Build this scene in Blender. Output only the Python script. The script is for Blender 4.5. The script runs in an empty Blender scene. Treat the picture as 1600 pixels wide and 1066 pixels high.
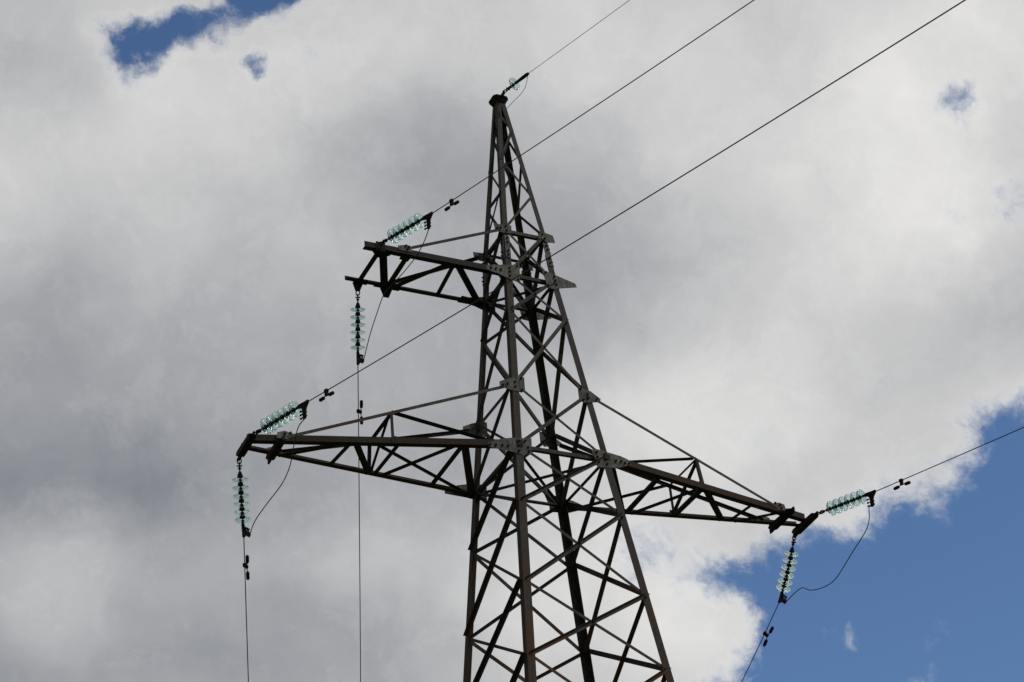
import bpy, bmesh, math
from mathutils import Vector, Matrix, Euler

scene = bpy.context.scene
C = scene.collection
R = math.radians

# ------------------------------------------------------------------ camera
cam = bpy.data.cameras.new('camera')
cam_o = bpy.data.objects.new('camera', cam)
C.objects.link(cam_o)
cam.sensor_width = 36.0
cam.lens = 71.532
cam.clip_start = 0.1
cam.clip_end = 5000
cam_o.matrix_world = Matrix([[0.903087, -0.162866, -0.397376, -15.292877], [-0.420018, -0.527883, -0.73819, -27.892964], [-0.089542, 0.833555, -0.545131, -17.758348], [0.0, 0.0, 0.0, 1.0]])
scene.camera = cam_o
cam.dof.use_dof = False

# ------------------------------------------------------------------ sun, exposure
SUN_AZ, SUN_EL = R(142), R(48)        # from +Y towards +X
sun_dir = Vector((math.sin(SUN_AZ) * math.cos(SUN_EL), math.cos(SUN_AZ) * math.cos(SUN_EL), math.sin(SUN_EL)))
sl = bpy.data.lights.new('sun', 'SUN')
sl.energy = 1.5
sl.angle = R(10)
sl.color = (1.0, 0.95, 0.87)
so = bpy.data.objects.new('sun', sl)
so.rotation_euler = sun_dir.to_track_quat('Z', 'Y').to_euler()
C.objects.link(so)
scene.view_settings.view_transform = 'Standard'
scene.view_settings.look = 'None'
scene.view_settings.exposure = 0
scene.view_settings.gamma = 1

# ------------------------------------------------------------------ world: sky with broken cloud
SKY_STRENGTH = 0.106
COVER = [(0.1747, 0.7061, 0.6862, 0.0267, 0.873), (0.1906, 0.7012, 0.687, 0.0267, 0.043), (0.2067, 0.6962, 0.6875, 0.0267, -0.781), (0.2227, 0.6909, 0.6878, 0.0267, 2.182), (0.2388, 0.6853, 0.688, 0.0267, -0.262), (0.2548, 0.6796, 0.6879, 0.0267, -2.097), (0.2709, 0.6736, 0.6877, 0.0267, -0.965), (0.1855, 0.7131, 0.6761, 0.0267, -0.466), (0.2015, 0.7082, 0.6767, 0.0267, 1.542), (0.2176, 0.703, 0.6771, 0.0267, -0.407), (0.2337, 0.6976, 0.6773, 0.0267, -1.797), (0.2498, 0.692, 0.6773, 0.0267, -0.211), (0.2659, 0.6861, 0.6772, 0.0267, 0.246), (0.282, 0.68, 0.6768, 0.0267, 0.165), (0.1802, 0.7248, 0.665, 0.0267, 0.27), (0.1963, 0.72, 0.6657, 0.0267, -1.08), (0.2124, 0.7149, 0.6661, 0.0267, -1.669), (0.2286, 0.7097, 0.6664, 0.0267, -0.168), (0.2447, 0.7042, 0.6665, 0.0267, 0.449), (0.2609, 0.6984, 0.6664, 0.0267, -0.079), (0.277, 0.6925, 0.6661, 0.0267, -0.139), (0.191, 0.7316, 0.6544, 0.0267, 0.214), (0.2072, 0.7267, 0.655, 0.0267, -0.464), (0.2233, 0.7216, 0.6553, 0.0267, 0.567), (0.2395, 0.7162, 0.6555, 0.0267, -0.046), (0.2557, 0.7106, 0.6555, 0.0267, -0.125), (0.2719, 0.7048, 0.6553, 0.0267, 0.124), (0.4992, 0.6975, 0.5141, 0.0393, -0.049), (0.5192, 0.6855, 0.5105, 0.0393, -0.08), (0.5387, 0.6732, 0.5066, 0.0393, 0.08), (0.5578, 0.6606, 0.5025, 0.0393, -0.342), (0.5764, 0.6478, 0.4981, 0.0393, 0.26), (0.5945, 0.6348, 0.4935, 0.0393, 0.123), (0.6122, 0.6216, 0.4888, 0.0393, 0.142), (0.6293, 0.6082, 0.4838, 0.0393, 0.237), (0.5115, 0.7024, 0.495, 0.0393, 0.333), (0.5312, 0.6902, 0.4913, 0.0393, -0.124), (0.5505, 0.6778, 0.4874, 0.0393, 0.394), (0.5693, 0.6651, 0.4832, 0.0393, 0.168), (0.5877, 0.6521, 0.4788, 0.0393, -0.677), (0.6056, 0.639, 0.4743, 0.0393, -0.31), (0.623, 0.6257, 0.4695, 0.0393, -1.641), (0.5051, 0.718, 0.4789, 0.0393, -0.345), (0.525, 0.706, 0.4754, 0.0393, -0.458), (0.5444, 0.6936, 0.4716, 0.0393, 0.499), (0.5635, 0.681, 0.4677, 0.0393, -1.002), (0.582, 0.6682, 0.4635, 0.0393, 1.18), (0.6001, 0.6551, 0.4591, 0.0393, -1.249), (0.6177, 0.6418, 0.4545, 0.0393, -0.193), (0.6348, 0.6283, 0.4498, 0.0393, -0.335), (0.5169, 0.7223, 0.4595, 0.0393, 1.197), (0.5365, 0.7101, 0.4559, 0.0393, -0.32), (0.5558, 0.6976, 0.4522, 0.0393, 0.592), (0.5745, 0.6849, 0.4482, 0.0393, -0.948), (0.5929, 0.6719, 0.444, 0.0393, -0.449), (0.6107, 0.6587, 0.4396, 0.0393, -1.094), (0.628, 0.6453, 0.435, 0.0393, -0.168), (0.4485, 0.7712, 0.4519, 0.0393, -0.156), (0.4693, 0.7602, 0.4492, 0.0393, -0.727), (0.4899, 0.7489, 0.4462, 0.0393, 0.475), (0.5101, 0.7372, 0.4431, 0.0393, -0.771), (0.5299, 0.7252, 0.4397, 0.0393, -1.07), (0.5492, 0.7129, 0.4361, 0.0393, -0.662), (0.5682, 0.7002, 0.4323, 0.0393, -0.816), (0.5867, 0.6873, 0.4282, 0.0393, -0.798), (0.6047, 0.6742, 0.4241, 0.0393, -0.453), (0.6222, 0.6608, 0.4197, 0.0393, -0.189), (0.6392, 0.6473, 0.4152, 0.0393, -0.052), (0.5014, 0.7527, 0.4267, 0.0393, -1.173), (0.5214, 0.7408, 0.4235, 0.0393, -0.242), (0.5409, 0.7287, 0.4201, 0.0393, -0.689), (0.5601, 0.7162, 0.4164, 0.0393, -0.89), (0.5788, 0.7034, 0.4126, 0.0393, -0.215), (0.597, 0.6904, 0.4086, 0.0393, -1.236), (0.6147, 0.6771, 0.4044, 0.0393, -0.683), (0.632, 0.6637, 0.4001, 0.0393, -0.997), (0.4941, 0.7667, 0.4099, 0.0393, 0.984), (0.5141, 0.7551, 0.4068, 0.0393, 1.22), (0.5338, 0.7431, 0.4036, 0.0393, -1.932), (0.5531, 0.7307, 0.4001, 0.0393, 1.053), (0.572, 0.7181, 0.3964, 0.0393, -1.959), (0.5904, 0.7052, 0.3926, 0.0393, 0.539), (0.6083, 0.6921, 0.3886, 0.0393, -0.18), (0.6257, 0.6787, 0.3845, 0.0393, -0.405), (0.6427, 0.6652, 0.3802, 0.0393, -0.134), (0.5051, 0.7698, 0.3902, 0.0393, -0.823), (0.525, 0.758, 0.3871, 0.0393, -1.129), (0.5444, 0.7458, 0.3838, 0.0393, -0.317), (0.5634, 0.7334, 0.3804, 0.0393, -2.047), (0.582, 0.7206, 0.3767, 0.0393, 0.889), (0.6001, 0.7076, 0.3729, 0.0393, -2.597), (0.6178, 0.6944, 0.369, 0.0393, -0.709), (0.635, 0.6809, 0.3649, 0.0393, -0.808), (0.5593, 0.5646, 0.607, 0.0189, -1.048), (0.2588, 0.7071, 0.658, 0.012, -1.181), (0.5571, 0.7292, 0.3975, 0.0132, 0.939), (0.5933, 0.5761, 0.5622, 0.0189, -0.691), (0.5719, 0.5991, 0.5603, 0.0189, -0.494)]
BRIGHT = [(0.1244, 0.7221, 0.6805, 0.0676, 0.051), (0.1596, 0.7126, 0.6832, 0.0676, 0.035), (0.1952, 0.702, 0.6849, 0.0676, 0.039), (0.2311, 0.6902, 0.6857, 0.0676, -0.028), (0.267, 0.6773, 0.6856, 0.0676, 0.012), (0.3383, 0.6483, 0.6821, 0.0676, 0.008), (0.3734, 0.6322, 0.6789, 0.0676, 0.018), (0.4079, 0.6152, 0.6746, 0.0676, 0.057), (0.4416, 0.5974, 0.6694, 0.0676, 0.034), (0.4745, 0.5788, 0.6632, 0.0676, 0.075), (0.5064, 0.5595, 0.6561, 0.0676, 0.046), (0.5372, 0.5397, 0.6482, 0.0676, 0.07), (0.5667, 0.5195, 0.6395, 0.0676, 0.127), (0.1471, 0.7379, 0.6587, 0.0676, -0.122), (0.1828, 0.728, 0.6608, 0.0676, 0.031), (0.2187, 0.7169, 0.6619, 0.0676, 0.044), (0.2548, 0.7047, 0.6622, 0.0676, 0.019), (0.2909, 0.6913, 0.6614, 0.0676, 0.101), (0.3268, 0.6768, 0.6597, 0.0676, 0.073), (0.3623, 0.6612, 0.6569, 0.0676, 0.047), (0.3973, 0.6446, 0.6532, 0.0676, 0.055), (0.4316, 0.6271, 0.6485, 0.0676, 0.025), (0.4651, 0.6087, 0.6428, 0.0676, 0.015), (0.4977, 0.5895, 0.6362, 0.0676, -0.041), (0.5291, 0.5698, 0.6288, 0.0676, 0.076), (0.5594, 0.5495, 0.6206, 0.0676, 0.024), (0.5884, 0.5288, 0.6117, 0.0676, 0.094), (0.1358, 0.7618, 0.6334, 0.0676, 0.07), (0.2075, 0.7423, 0.6372, 0.0676, 0.072), (0.2437, 0.7307, 0.6377, 0.0676, 0.084), (0.28, 0.7179, 0.6373, 0.0676, 0.039), (0.3162, 0.704, 0.636, 0.0676, -0.051), (0.3521, 0.6889, 0.6337, 0.0676, -0.021), (0.3875, 0.6727, 0.6304, 0.0676, -0.028), (0.4223, 0.6555, 0.6261, 0.0676, 0.029), (0.4563, 0.6373, 0.621, 0.0676, 0.06), (0.4894, 0.6184, 0.6149, 0.0676, 0.071), (0.5215, 0.5987, 0.608, 0.0676, 0.168), (0.5524, 0.5784, 0.6003, 0.0676, 0.073), (0.1585, 0.7766, 0.6098, 0.0676, 0.088), (0.1945, 0.767, 0.6115, 0.0676, -0.022), (0.2308, 0.7562, 0.6123, 0.0676, 0.014), (0.2672, 0.7441, 0.6123, 0.0676, -0.043), (0.3036, 0.7308, 0.6113, 0.0676, 0.007), (0.3398, 0.7163, 0.6095, 0.0676, -0.11), (0.3756, 0.7006, 0.6067, 0.0676, -0.023), (0.4108, 0.6839, 0.6029, 0.0676, -0.035), (0.4454, 0.6662, 0.5982, 0.0676, -0.007), (0.479, 0.6475, 0.5927, 0.0676, 0.042), (0.5117, 0.628, 0.5863, 0.0676, -0.027), (0.5433, 0.6078, 0.5791, 0.0676, 0.04), (0.5736, 0.5871, 0.5712, 0.0676, 0.107), (0.6027, 0.5659, 0.5627, 0.0676, 0.043), (0.1468, 0.799, 0.5832, 0.0676, 0.015), (0.1827, 0.7902, 0.585, 0.0676, -0.025), (0.219, 0.7801, 0.5861, 0.0676, 0.051), (0.2555, 0.7687, 0.5864, 0.0676, 0.005), (0.2921, 0.7561, 0.5857, 0.0676, 0.038), (0.3285, 0.7422, 0.5842, 0.0676, 0.077), (0.3645, 0.7271, 0.5818, 0.0676, -0.03), (0.4001, 0.7108, 0.5785, 0.0676, -0.005), (0.4351, 0.6935, 0.5743, 0.0676, -0.032), (0.5024, 0.6559, 0.5633, 0.0676, 0.053), (0.5346, 0.6359, 0.5566, 0.0676, 0.115), (0.5655, 0.6153, 0.5492, 0.0676, 0.089), (0.1693, 0.8125, 0.5579, 0.0676, -0.072), (0.2056, 0.8032, 0.5592, 0.0676, -0.081), (0.242, 0.7926, 0.5597, 0.0676, -0.051), (0.2786, 0.7807, 0.5593, 0.0676, -0.048), (0.3152, 0.7675, 0.5582, 0.0676, -0.054), (0.3515, 0.7531, 0.5562, 0.0676, -0.09), (0.3874, 0.7374, 0.5533, 0.0676, -0.039), (0.4227, 0.7206, 0.5495, 0.0676, -0.094), (0.4573, 0.7028, 0.545, 0.0676, -0.027), (0.491, 0.6839, 0.5396, 0.0676, -0.006), (0.5237, 0.6642, 0.5334, 0.0676, 0.028), (0.5553, 0.6437, 0.5266, 0.0676, 0.005), (0.5856, 0.6226, 0.519, 0.0676, -0.052), (0.6146, 0.601, 0.5109, 0.0676, -0.038), (0.1573, 0.8331, 0.5303, 0.0676, -0.053), (0.1933, 0.8246, 0.5316, 0.0676, 0.016), (0.2297, 0.8148, 0.5323, 0.0676, -0.017), (0.3029, 0.7912, 0.5313, 0.0676, -0.019), (0.3394, 0.7774, 0.5296, 0.0676, 0.014), (0.3755, 0.7623, 0.5271, 0.0676, 0.011), (0.4111, 0.7461, 0.5238, 0.0676, 0.01), (0.4461, 0.7287, 0.5196, 0.0676, 0.083), (0.4802, 0.7103, 0.5147, 0.0676, 0.12), (0.5134, 0.6909, 0.509, 0.0676, 0.085), (0.5455, 0.6707, 0.5027, 0.0676, 0.011), (0.5763, 0.6497, 0.4956, 0.0676, 0.008), (0.6059, 0.6282, 0.488, 0.0676, 0.101), (0.1795, 0.8451, 0.5036, 0.0676, -0.111), (0.2158, 0.836, 0.5045, 0.0676, -0.086), (0.2523, 0.8257, 0.5046, 0.0676, -0.07), (0.2889, 0.814, 0.5039, 0.0676, -0.073), (0.3254, 0.801, 0.5025, 0.0676, -0.067), (0.3616, 0.7867, 0.5004, 0.0676, -0.089), (0.3975, 0.7711, 0.4974, 0.0676, -0.108), (0.4328, 0.7543, 0.4937, 0.0676, 0.035), (0.4673, 0.7364, 0.4892, 0.0676, 0.028), (0.5009, 0.7175, 0.4841, 0.0676, 0.057), (0.5335, 0.6976, 0.4782, 0.0676, 0.028), (0.565, 0.677, 0.4717, 0.0676, 0.043), (0.5952, 0.6556, 0.4646, 0.0676, 0.049), (0.6241, 0.6338, 0.457, 0.0676, 0.034), (0.1671, 0.8638, 0.4754, 0.0676, -0.11), (0.2031, 0.8555, 0.4762, 0.0676, -0.038), (0.2394, 0.846, 0.4765, 0.0676, -0.144), (0.2759, 0.835, 0.476, 0.0676, -0.016), (0.3125, 0.8227, 0.4748, 0.0676, -0.053), (0.3488, 0.8091, 0.4729, 0.0676, 0.065), (0.3848, 0.7942, 0.4703, 0.0676, -0.016), (0.4203, 0.778, 0.467, 0.0676, 0.071), (0.4551, 0.7607, 0.4629, 0.0676, 0.016), (0.4891, 0.7422, 0.4582, 0.0676, 0.055), (0.5221, 0.7228, 0.4528, 0.0676, -0.022), (0.554, 0.7025, 0.4467, 0.0676, 0.049), (0.5848, 0.6814, 0.4402, 0.0676, 0.005), (0.6142, 0.6597, 0.4331, 0.0676, -0.025), (0.1889, 0.874, 0.4477, 0.0676, 0.103), (0.225, 0.8652, 0.4481, 0.0676, 0.106), (0.2613, 0.8551, 0.4478, 0.0676, 0.013), (0.2978, 0.8436, 0.4468, 0.0676, 0.015), (0.3341, 0.8308, 0.4452, 0.0676, 0.008), (0.3702, 0.8166, 0.4428, 0.0676, -0.009), (0.4058, 0.8011, 0.4398, 0.0676, 0.043), (0.4409, 0.7844, 0.4362, 0.0676, 0.042), (0.4752, 0.7666, 0.4319, 0.0676, 0.105), (0.5086, 0.7477, 0.4269, 0.0676, 0.035), (0.541, 0.7278, 0.4214, 0.0676, 0.033), (0.5723, 0.7071, 0.4153, 0.0676, 0.064), (0.1761, 0.8907, 0.4192, 0.0676, -0.176), (0.2119, 0.8827, 0.4195, 0.0676, -0.091), (0.248, 0.8733, 0.4193, 0.0676, -0.132), (0.2843, 0.8626, 0.4184, 0.0676, -0.089), (0.3206, 0.8505, 0.417, 0.0676, -0.109), (0.3566, 0.8371, 0.4149, 0.0676, -0.054), (0.3924, 0.8223, 0.4122, 0.0676, -0.057), (0.4276, 0.8062, 0.4088, 0.0676, 0.085), (0.4621, 0.789, 0.4049, 0.0676, -0.008), (0.4958, 0.7706, 0.4003, 0.0676, 0.145), (0.5286, 0.7513, 0.3952, 0.0676, 0.027), (0.5602, 0.731, 0.3896, 0.0676, 0.017), (0.5907, 0.7099, 0.3835, 0.0676, 0.006), (-0.9, 0.09, 0.42, 1.3, -0.42)]  # last entry: unseen dark cloud added to dim the tower's -X sides


class Nodes:
    def __init__(s, nt):
        s.nt = nt

    def n(s, typ, **kw):
        nd = s.nt.nodes.new(typ)
        for k, v in kw.items():
            setattr(nd, k, v)
        return nd

    def link(s, a, b):
        s.nt.links.new(a, b)

    def put(s, sock, v):
        if hasattr(v, 'node'):
            s.link(v, sock)
        else:
            sock.default_value = v

    def math(s, op, a, b=0.0, c=0.0, clamp=False):
        nd = s.n('ShaderNodeMath', operation=op, use_clamp=clamp)
        s.put(nd.inputs[0], a)
        s.put(nd.inputs[1], b)
        s.put(nd.inputs[2], c)
        return nd.outputs[0]

    def vmath(s, op, a, b):
        nd = s.n('ShaderNodeVectorMath', operation=op)
        s.put(nd.inputs[0], a)
        s.put(nd.inputs[1], b)
        return nd.outputs[0]

    def vscale(s, a, f):
        nd = s.n('ShaderNodeVectorMath', operation='SCALE')
        s.put(nd.inputs[0], a)
        s.put(nd.inputs['Scale'], f)
        return nd.outputs[0]

    def noise(s, vec, scale, detail=4, rough=0.5, lac=2.0, color=False):
        nd = s.n('ShaderNodeTexNoise')
        s.put(nd.inputs['Vector'], vec)
        nd.inputs['Scale'].default_value = scale
        nd.inputs['Detail'].default_value = detail
        nd.inputs['Roughness'].default_value = rough
        nd.inputs['Lacunarity'].default_value = lac
        return nd.outputs['Color'] if color else nd.outputs['Fac']

    def smooth(s, v, lo, hi, a=0.0, b=1.0):
        nd = s.n('ShaderNodeMapRange', interpolation_type='SMOOTHSTEP')
        s.put(nd.inputs[0], v)
        for i, x in enumerate((lo, hi, a, b)):
            nd.inputs[1 + i].default_value = x
        return nd.outputs[0]

    def ramp(s, v, stops):
        nd = s.n('ShaderNodeValToRGB')
        s.put(nd.inputs[0], v)
        e = nd.color_ramp.elements
        while len(e) < len(stops):
            e.new(0.5)
        for el, (p, c) in zip(e, stops):
            el.position = p
            el.color = (*c, 1)
        return nd.outputs[0]

    def mix(s, f, a, b, blend='MIX'):
        nd = s.n('ShaderNodeMix', data_type='RGBA', blend_type=blend)
        s.put(nd.inputs[0], f)
        s.put(nd.inputs[6], a)
        s.put(nd.inputs[7], b)
        return nd.outputs[2]


def make_world():
    w = bpy.data.worlds.new('World')
    scene.world = w
    w.use_nodes = True
    nt = w.node_tree
    nt.nodes.clear()
    N = Nodes(nt)
    out = N.n('ShaderNodeOutputWorld')
    bg = N.n('ShaderNodeBackground')
    bg.inputs['Strength'].default_value = SKY_STRENGTH
    N.link(bg.outputs[0], out.inputs[0])
    sky = N.n('ShaderNodeTexSky', sky_type='NISHITA')
    sky.sun_disc = False
    sky.sun_elevation = SUN_EL
    sky.sun_rotation = SUN_AZ
    sky.air_density = 1.0
    sky.dust_density = 0.0
    sky.ozone_density = 7.0
    tc = N.n('ShaderNodeTexCoord')
    d = N.vmath('NORMALIZE', tc.outputs['Generated'], (0, 0, 0))
    # billowing warp of the directions
    w1 = N.vscale(N.vmath('SUBTRACT', N.noise(d, 22, 5, 0.55, color=True), (0.5, 0.5, 0.5)), 0.024)
    w2 = N.vscale(N.vmath('SUBTRACT', N.noise(d, 90, 5, 0.6, color=True), (0.5, 0.5, 0.5)), 0.014)
    dw = N.vmath('ADD', N.vmath('ADD', d, w1), w2)
    ds = N.vmath('ADD', d, N.vscale(w1, 2.0))

    def swell(vec, table, acc):
        """soft swellings of the cloud deck: direction, radius, amount"""
        for i, (x, y, z, rad, amp) in enumerate(table):
            if i and i % 24 == 0:      # keeps the shader's stack short
                vec = N.vmath('ADD', vec, N.vscale((1, 1, 1), N.math('MULTIPLY', acc, 1e-7)))
            dt = N.n('ShaderNodeVectorMath', operation='DISTANCE')
            N.link(vec, dt.inputs[0])
            dt.inputs[1].default_value = (x, y, z)
            acc = N.math('ADD', N.smooth(dt.outputs['Value'], 0.0, rad, amp, 0.0), acc)
        return acc

    # cauliflower heads: folded noise at three sizes
    def puff(scale, det):
        return N.math('ABSOLUTE', N.math('MULTIPLY_ADD', N.noise(ds, scale, det, 0.5), 2.0, -1.0))
    heads = N.math('MULTIPLY_ADD', puff(15, 2), 0.5, N.math('MULTIPLY_ADD', puff(36, 3), 0.32, N.math('MULTIPLY', puff(85, 4), 0.18)))
    heads = N.math('ADD', heads, -0.2)
    # coverage
    cov = swell(dw, COVER, 1.25)
    billow = N.noise(dw, 34, 9, 0.60)
    wisp = N.noise(N.vmath('ADD', d, N.vscale(w1, 3.2)), 75, 8, 0.68)
    cov = N.math('ADD', cov, N.math('MULTIPLY_ADD', billow, 1.3, -0.65))
    cov = N.math('ADD', cov, N.math('MULTIPLY_ADD', wisp, 1.5, -0.75))
    cov = N.math('MULTIPLY_ADD', heads, 1.3, cov)
    alpha = N.smooth(cov, -0.40, 1.0)
    thin = N.smooth(cov, 0.45, 1.2, 1.0, 0.0)
    # brightness
    acc = N.math('MULTIPLY_ADD', N.noise(ds, 12, 5, 0.5), 0.09, 0.5 - 0.045)
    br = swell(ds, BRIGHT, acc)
    br = N.math('MULTIPLY_ADD', N.noise(dw, 36, 8, 0.55), 0.075, br)
    br = N.math('ADD', br, -0.0375)
    br = N.math('MULTIPLY_ADD', heads, N.math('MULTIPLY', br, 0.27), br)
    br = N.math('MULTIPLY_ADD', thin, 0.09, br)
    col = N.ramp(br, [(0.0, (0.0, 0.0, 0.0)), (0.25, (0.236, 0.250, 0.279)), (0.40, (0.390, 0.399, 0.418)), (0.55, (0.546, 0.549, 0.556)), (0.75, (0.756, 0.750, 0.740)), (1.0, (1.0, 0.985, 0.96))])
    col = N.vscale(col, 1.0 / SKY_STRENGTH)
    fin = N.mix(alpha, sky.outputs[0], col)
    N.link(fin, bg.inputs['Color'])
    w.cycles.sampling_method = 'MANUAL'
    w.cycles.sample_map_resolution = 512


make_world()

# ------------------------------------------------------------------ helpers


def link(name, bm, m, parent=None, smooth=False):
    me = bpy.data.meshes.new(name)
    bm.normal_update()
    bm.to_mesh(me)
    bm.free()
    if smooth:
        for p in me.polygons:
            p.use_smooth = True
        try:
            me.set_sharp_from_angle(angle=R(40))
        except Exception:
            pass
    me.materials.append(m)
    o = bpy.data.objects.new(name, me)
    C.objects.link(o)
    o.parent = parent
    return o


def empty(name, loc=(0, 0, 0)):
    o = bpy.data.objects.new(name, None)
    o.empty_display_size = 0.1
    o.location = loc
    C.objects.link(o)
    return o


def tag(o, label=None, cat=None, group=None, kind=None):
    if label:
        o['label'] = label
    if cat:
        o['category'] = cat
    if group:
        o['group'] = group
    if kind:
        o['kind'] = kind
    return o


def V(*a):
    return Vector(a[0] if len(a) == 1 else a)


def prism(bm, pts, ext):
    """polygon pts extruded by vector ext"""
    a = [bm.verts.new(p) for p in pts]
    b = [bm.verts.new(V(p) + V(ext)) for p in pts]
    n = len(pts)
    fs = [bm.faces.new(a[::-1]), bm.faces.new(b)]
    for i in range(n):
        fs.append(bm.faces.new((a[i], a[(i + 1) % n], b[(i + 1) % n], b[i])))
    bmesh.ops.recalc_face_normals(bm, faces=fs)


def angle_bar(bm, p, q, a, b, wa, wb, t):
    """rolled L-section from p to q: one flange of width wa along a, the other of width wb along b"""
    p, q = V(p), V(q)
    ax = (q - p).normalized()
    a = V(a)
    a = (a - ax * a.dot(ax)).normalized()
    b0 = V(b)
    b = ax.cross(a)
    if b.dot(b0) < 0:
        b = -b
    prof = [(0, 0), (wa, 0), (wa, t * .7), (wa - t * .3, t), (t * 1.6, t), (t, t * 1.6), (t, wb - t * .3), (t * .7, wb), (0, wb)]
    prism(bm, [p + a * x + b * y for x, y in prof], q - p)


def bar(p, q, a, b, wa, wb, t=0.007):
    bm = bmesh.new()
    angle_bar(bm, p, q, a, b, wa, wb, t)
    return bm


def box(bm, cen, ux, uy, uz):
    """box from centre and half-vectors"""
    c, ux, uy, uz = V(cen), V(ux), V(uy), V(uz)
    prism(bm, [c - ux - uy - uz, c + ux - uy - uz, c + ux + uy - uz, c - ux + uy - uz], uz * 2)


def frame(ax):
    ax = V(ax).normalized()
    h = V((0, 0, 1)) if abs(ax.z) < 0.95 else V((1, 0, 0))
    u = ax.cross(h).normalized()
    return ax, u, u.cross(ax).normalized()


def cyl(bm, p, q, r, n=8, r2=None):
    p, q = V(p), V(q)
    ax, u, v = frame(q - p)
    r2 = r if r2 is None else r2
    a = [bm.verts.new(p + (u * math.cos(i * 2 * math.pi / n) + v * math.sin(i * 2 * math.pi / n)) * r) for i in range(n)]
    b = [bm.verts.new(q + (u * math.cos(i * 2 * math.pi / n) + v * math.sin(i * 2 * math.pi / n)) * r2) for i in range(n)]
    fs = [bm.faces.new(a[::-1]), bm.faces.new(b)]
    for i in range(n):
        fs.append(bm.faces.new((a[i], a[(i + 1) % n], b[(i + 1) % n], b[i])))
    bmesh.ops.recalc_face_normals(bm, faces=fs)


def tube(bm, pts, r, n=8):
    pts = [V(p) for p in pts]
    ax, u, v = frame(pts[1] - pts[0])
    rings = []
    for i, p in enumerate(pts):
        t = (pts[min(i + 1, len(pts) - 1)] - pts[max(i - 1, 0)]).normalized()
        u = (u - t * u.dot(t)).normalized()
        v = t.cross(u)
        rings.append([bm.verts.new(p + (u * math.cos(k * 2 * math.pi / n) + v * math.sin(k * 2 * math.pi / n)) * r) for k in range(n)])
    for a, b in zip(rings, rings[1:]):
        for k in range(n):
            bm.faces.new((a[k], a[(k + 1) % n], b[(k + 1) % n], b[k]))
    bm.faces.new(rings[0][::-1])
    bm.faces.new(rings[-1])
    bmesh.ops.recalc_face_normals(bm, faces=bm.faces[:])


def lathe(bm, prof, n=24):
    """closed profile [(r, z)...] revolved about Z"""
    rings = []
    for r, z in prof:
        if r < 1e-5:
            rings.append([bm.verts.new((0, 0, z))])
        else:
            rings.append([bm.verts.new((r * math.cos(k * 2 * math.pi / n), r * math.sin(k * 2 * math.pi / n), z)) for k in range(n)])
    for a, b in zip(rings, rings[1:]):
        for k in range(n):
            k2 = (k + 1) % n
            if len(a) == 1 and len(b) == 1:
                continue
            if len(a) == 1:
                bm.faces.new((a[0], b[k2], b[k]))
            elif len(b) == 1:
                bm.faces.new((a[k], a[k2], b[0]))
            else:
                bm.faces.new((a[k], a[k2], b[k2], b[k]))
    bmesh.ops.recalc_face_normals(bm, faces=bm.faces[:])


def smooth_path(pts, per=6):
    pts = [V(p) for p in pts]
    out = []
    for i in range(len(pts) - 1):
        p0 = pts[max(i - 1, 0)]
        p1, p2 = pts[i], pts[i + 1]
        p3 = pts[min(i + 2, len(pts) - 1)]
        for k in range(per):
            t = k / per
            out.append(0.5 * ((2 * p1) + (p2 - p0) * t + (2 * p0 - 5 * p1 + 4 * p2 - p3) * t * t + (3 * p1 - p0 - 3 * p2 + p3) * t ** 3))
    out.append(pts[-1])
    return out

def bolt_bm(p, n, r=0.021, h=0.030):
    bm = bmesh.new()
    p, n = V(p), V(n)
    cyl(bm, p, p + n * h * .6, r, 6)
    cyl(bm, p + n * h * .6, p + n * h * 1.4, r * .55, 8)
    return bm


# ------------------------------------------------------------------ materials


def material(name):
    m = bpy.data.materials.new(name)
    m.use_nodes = True
    N = Nodes(m.node_tree)
    b = m.node_tree.nodes['Principled BSDF']
    return m, N, b


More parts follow.
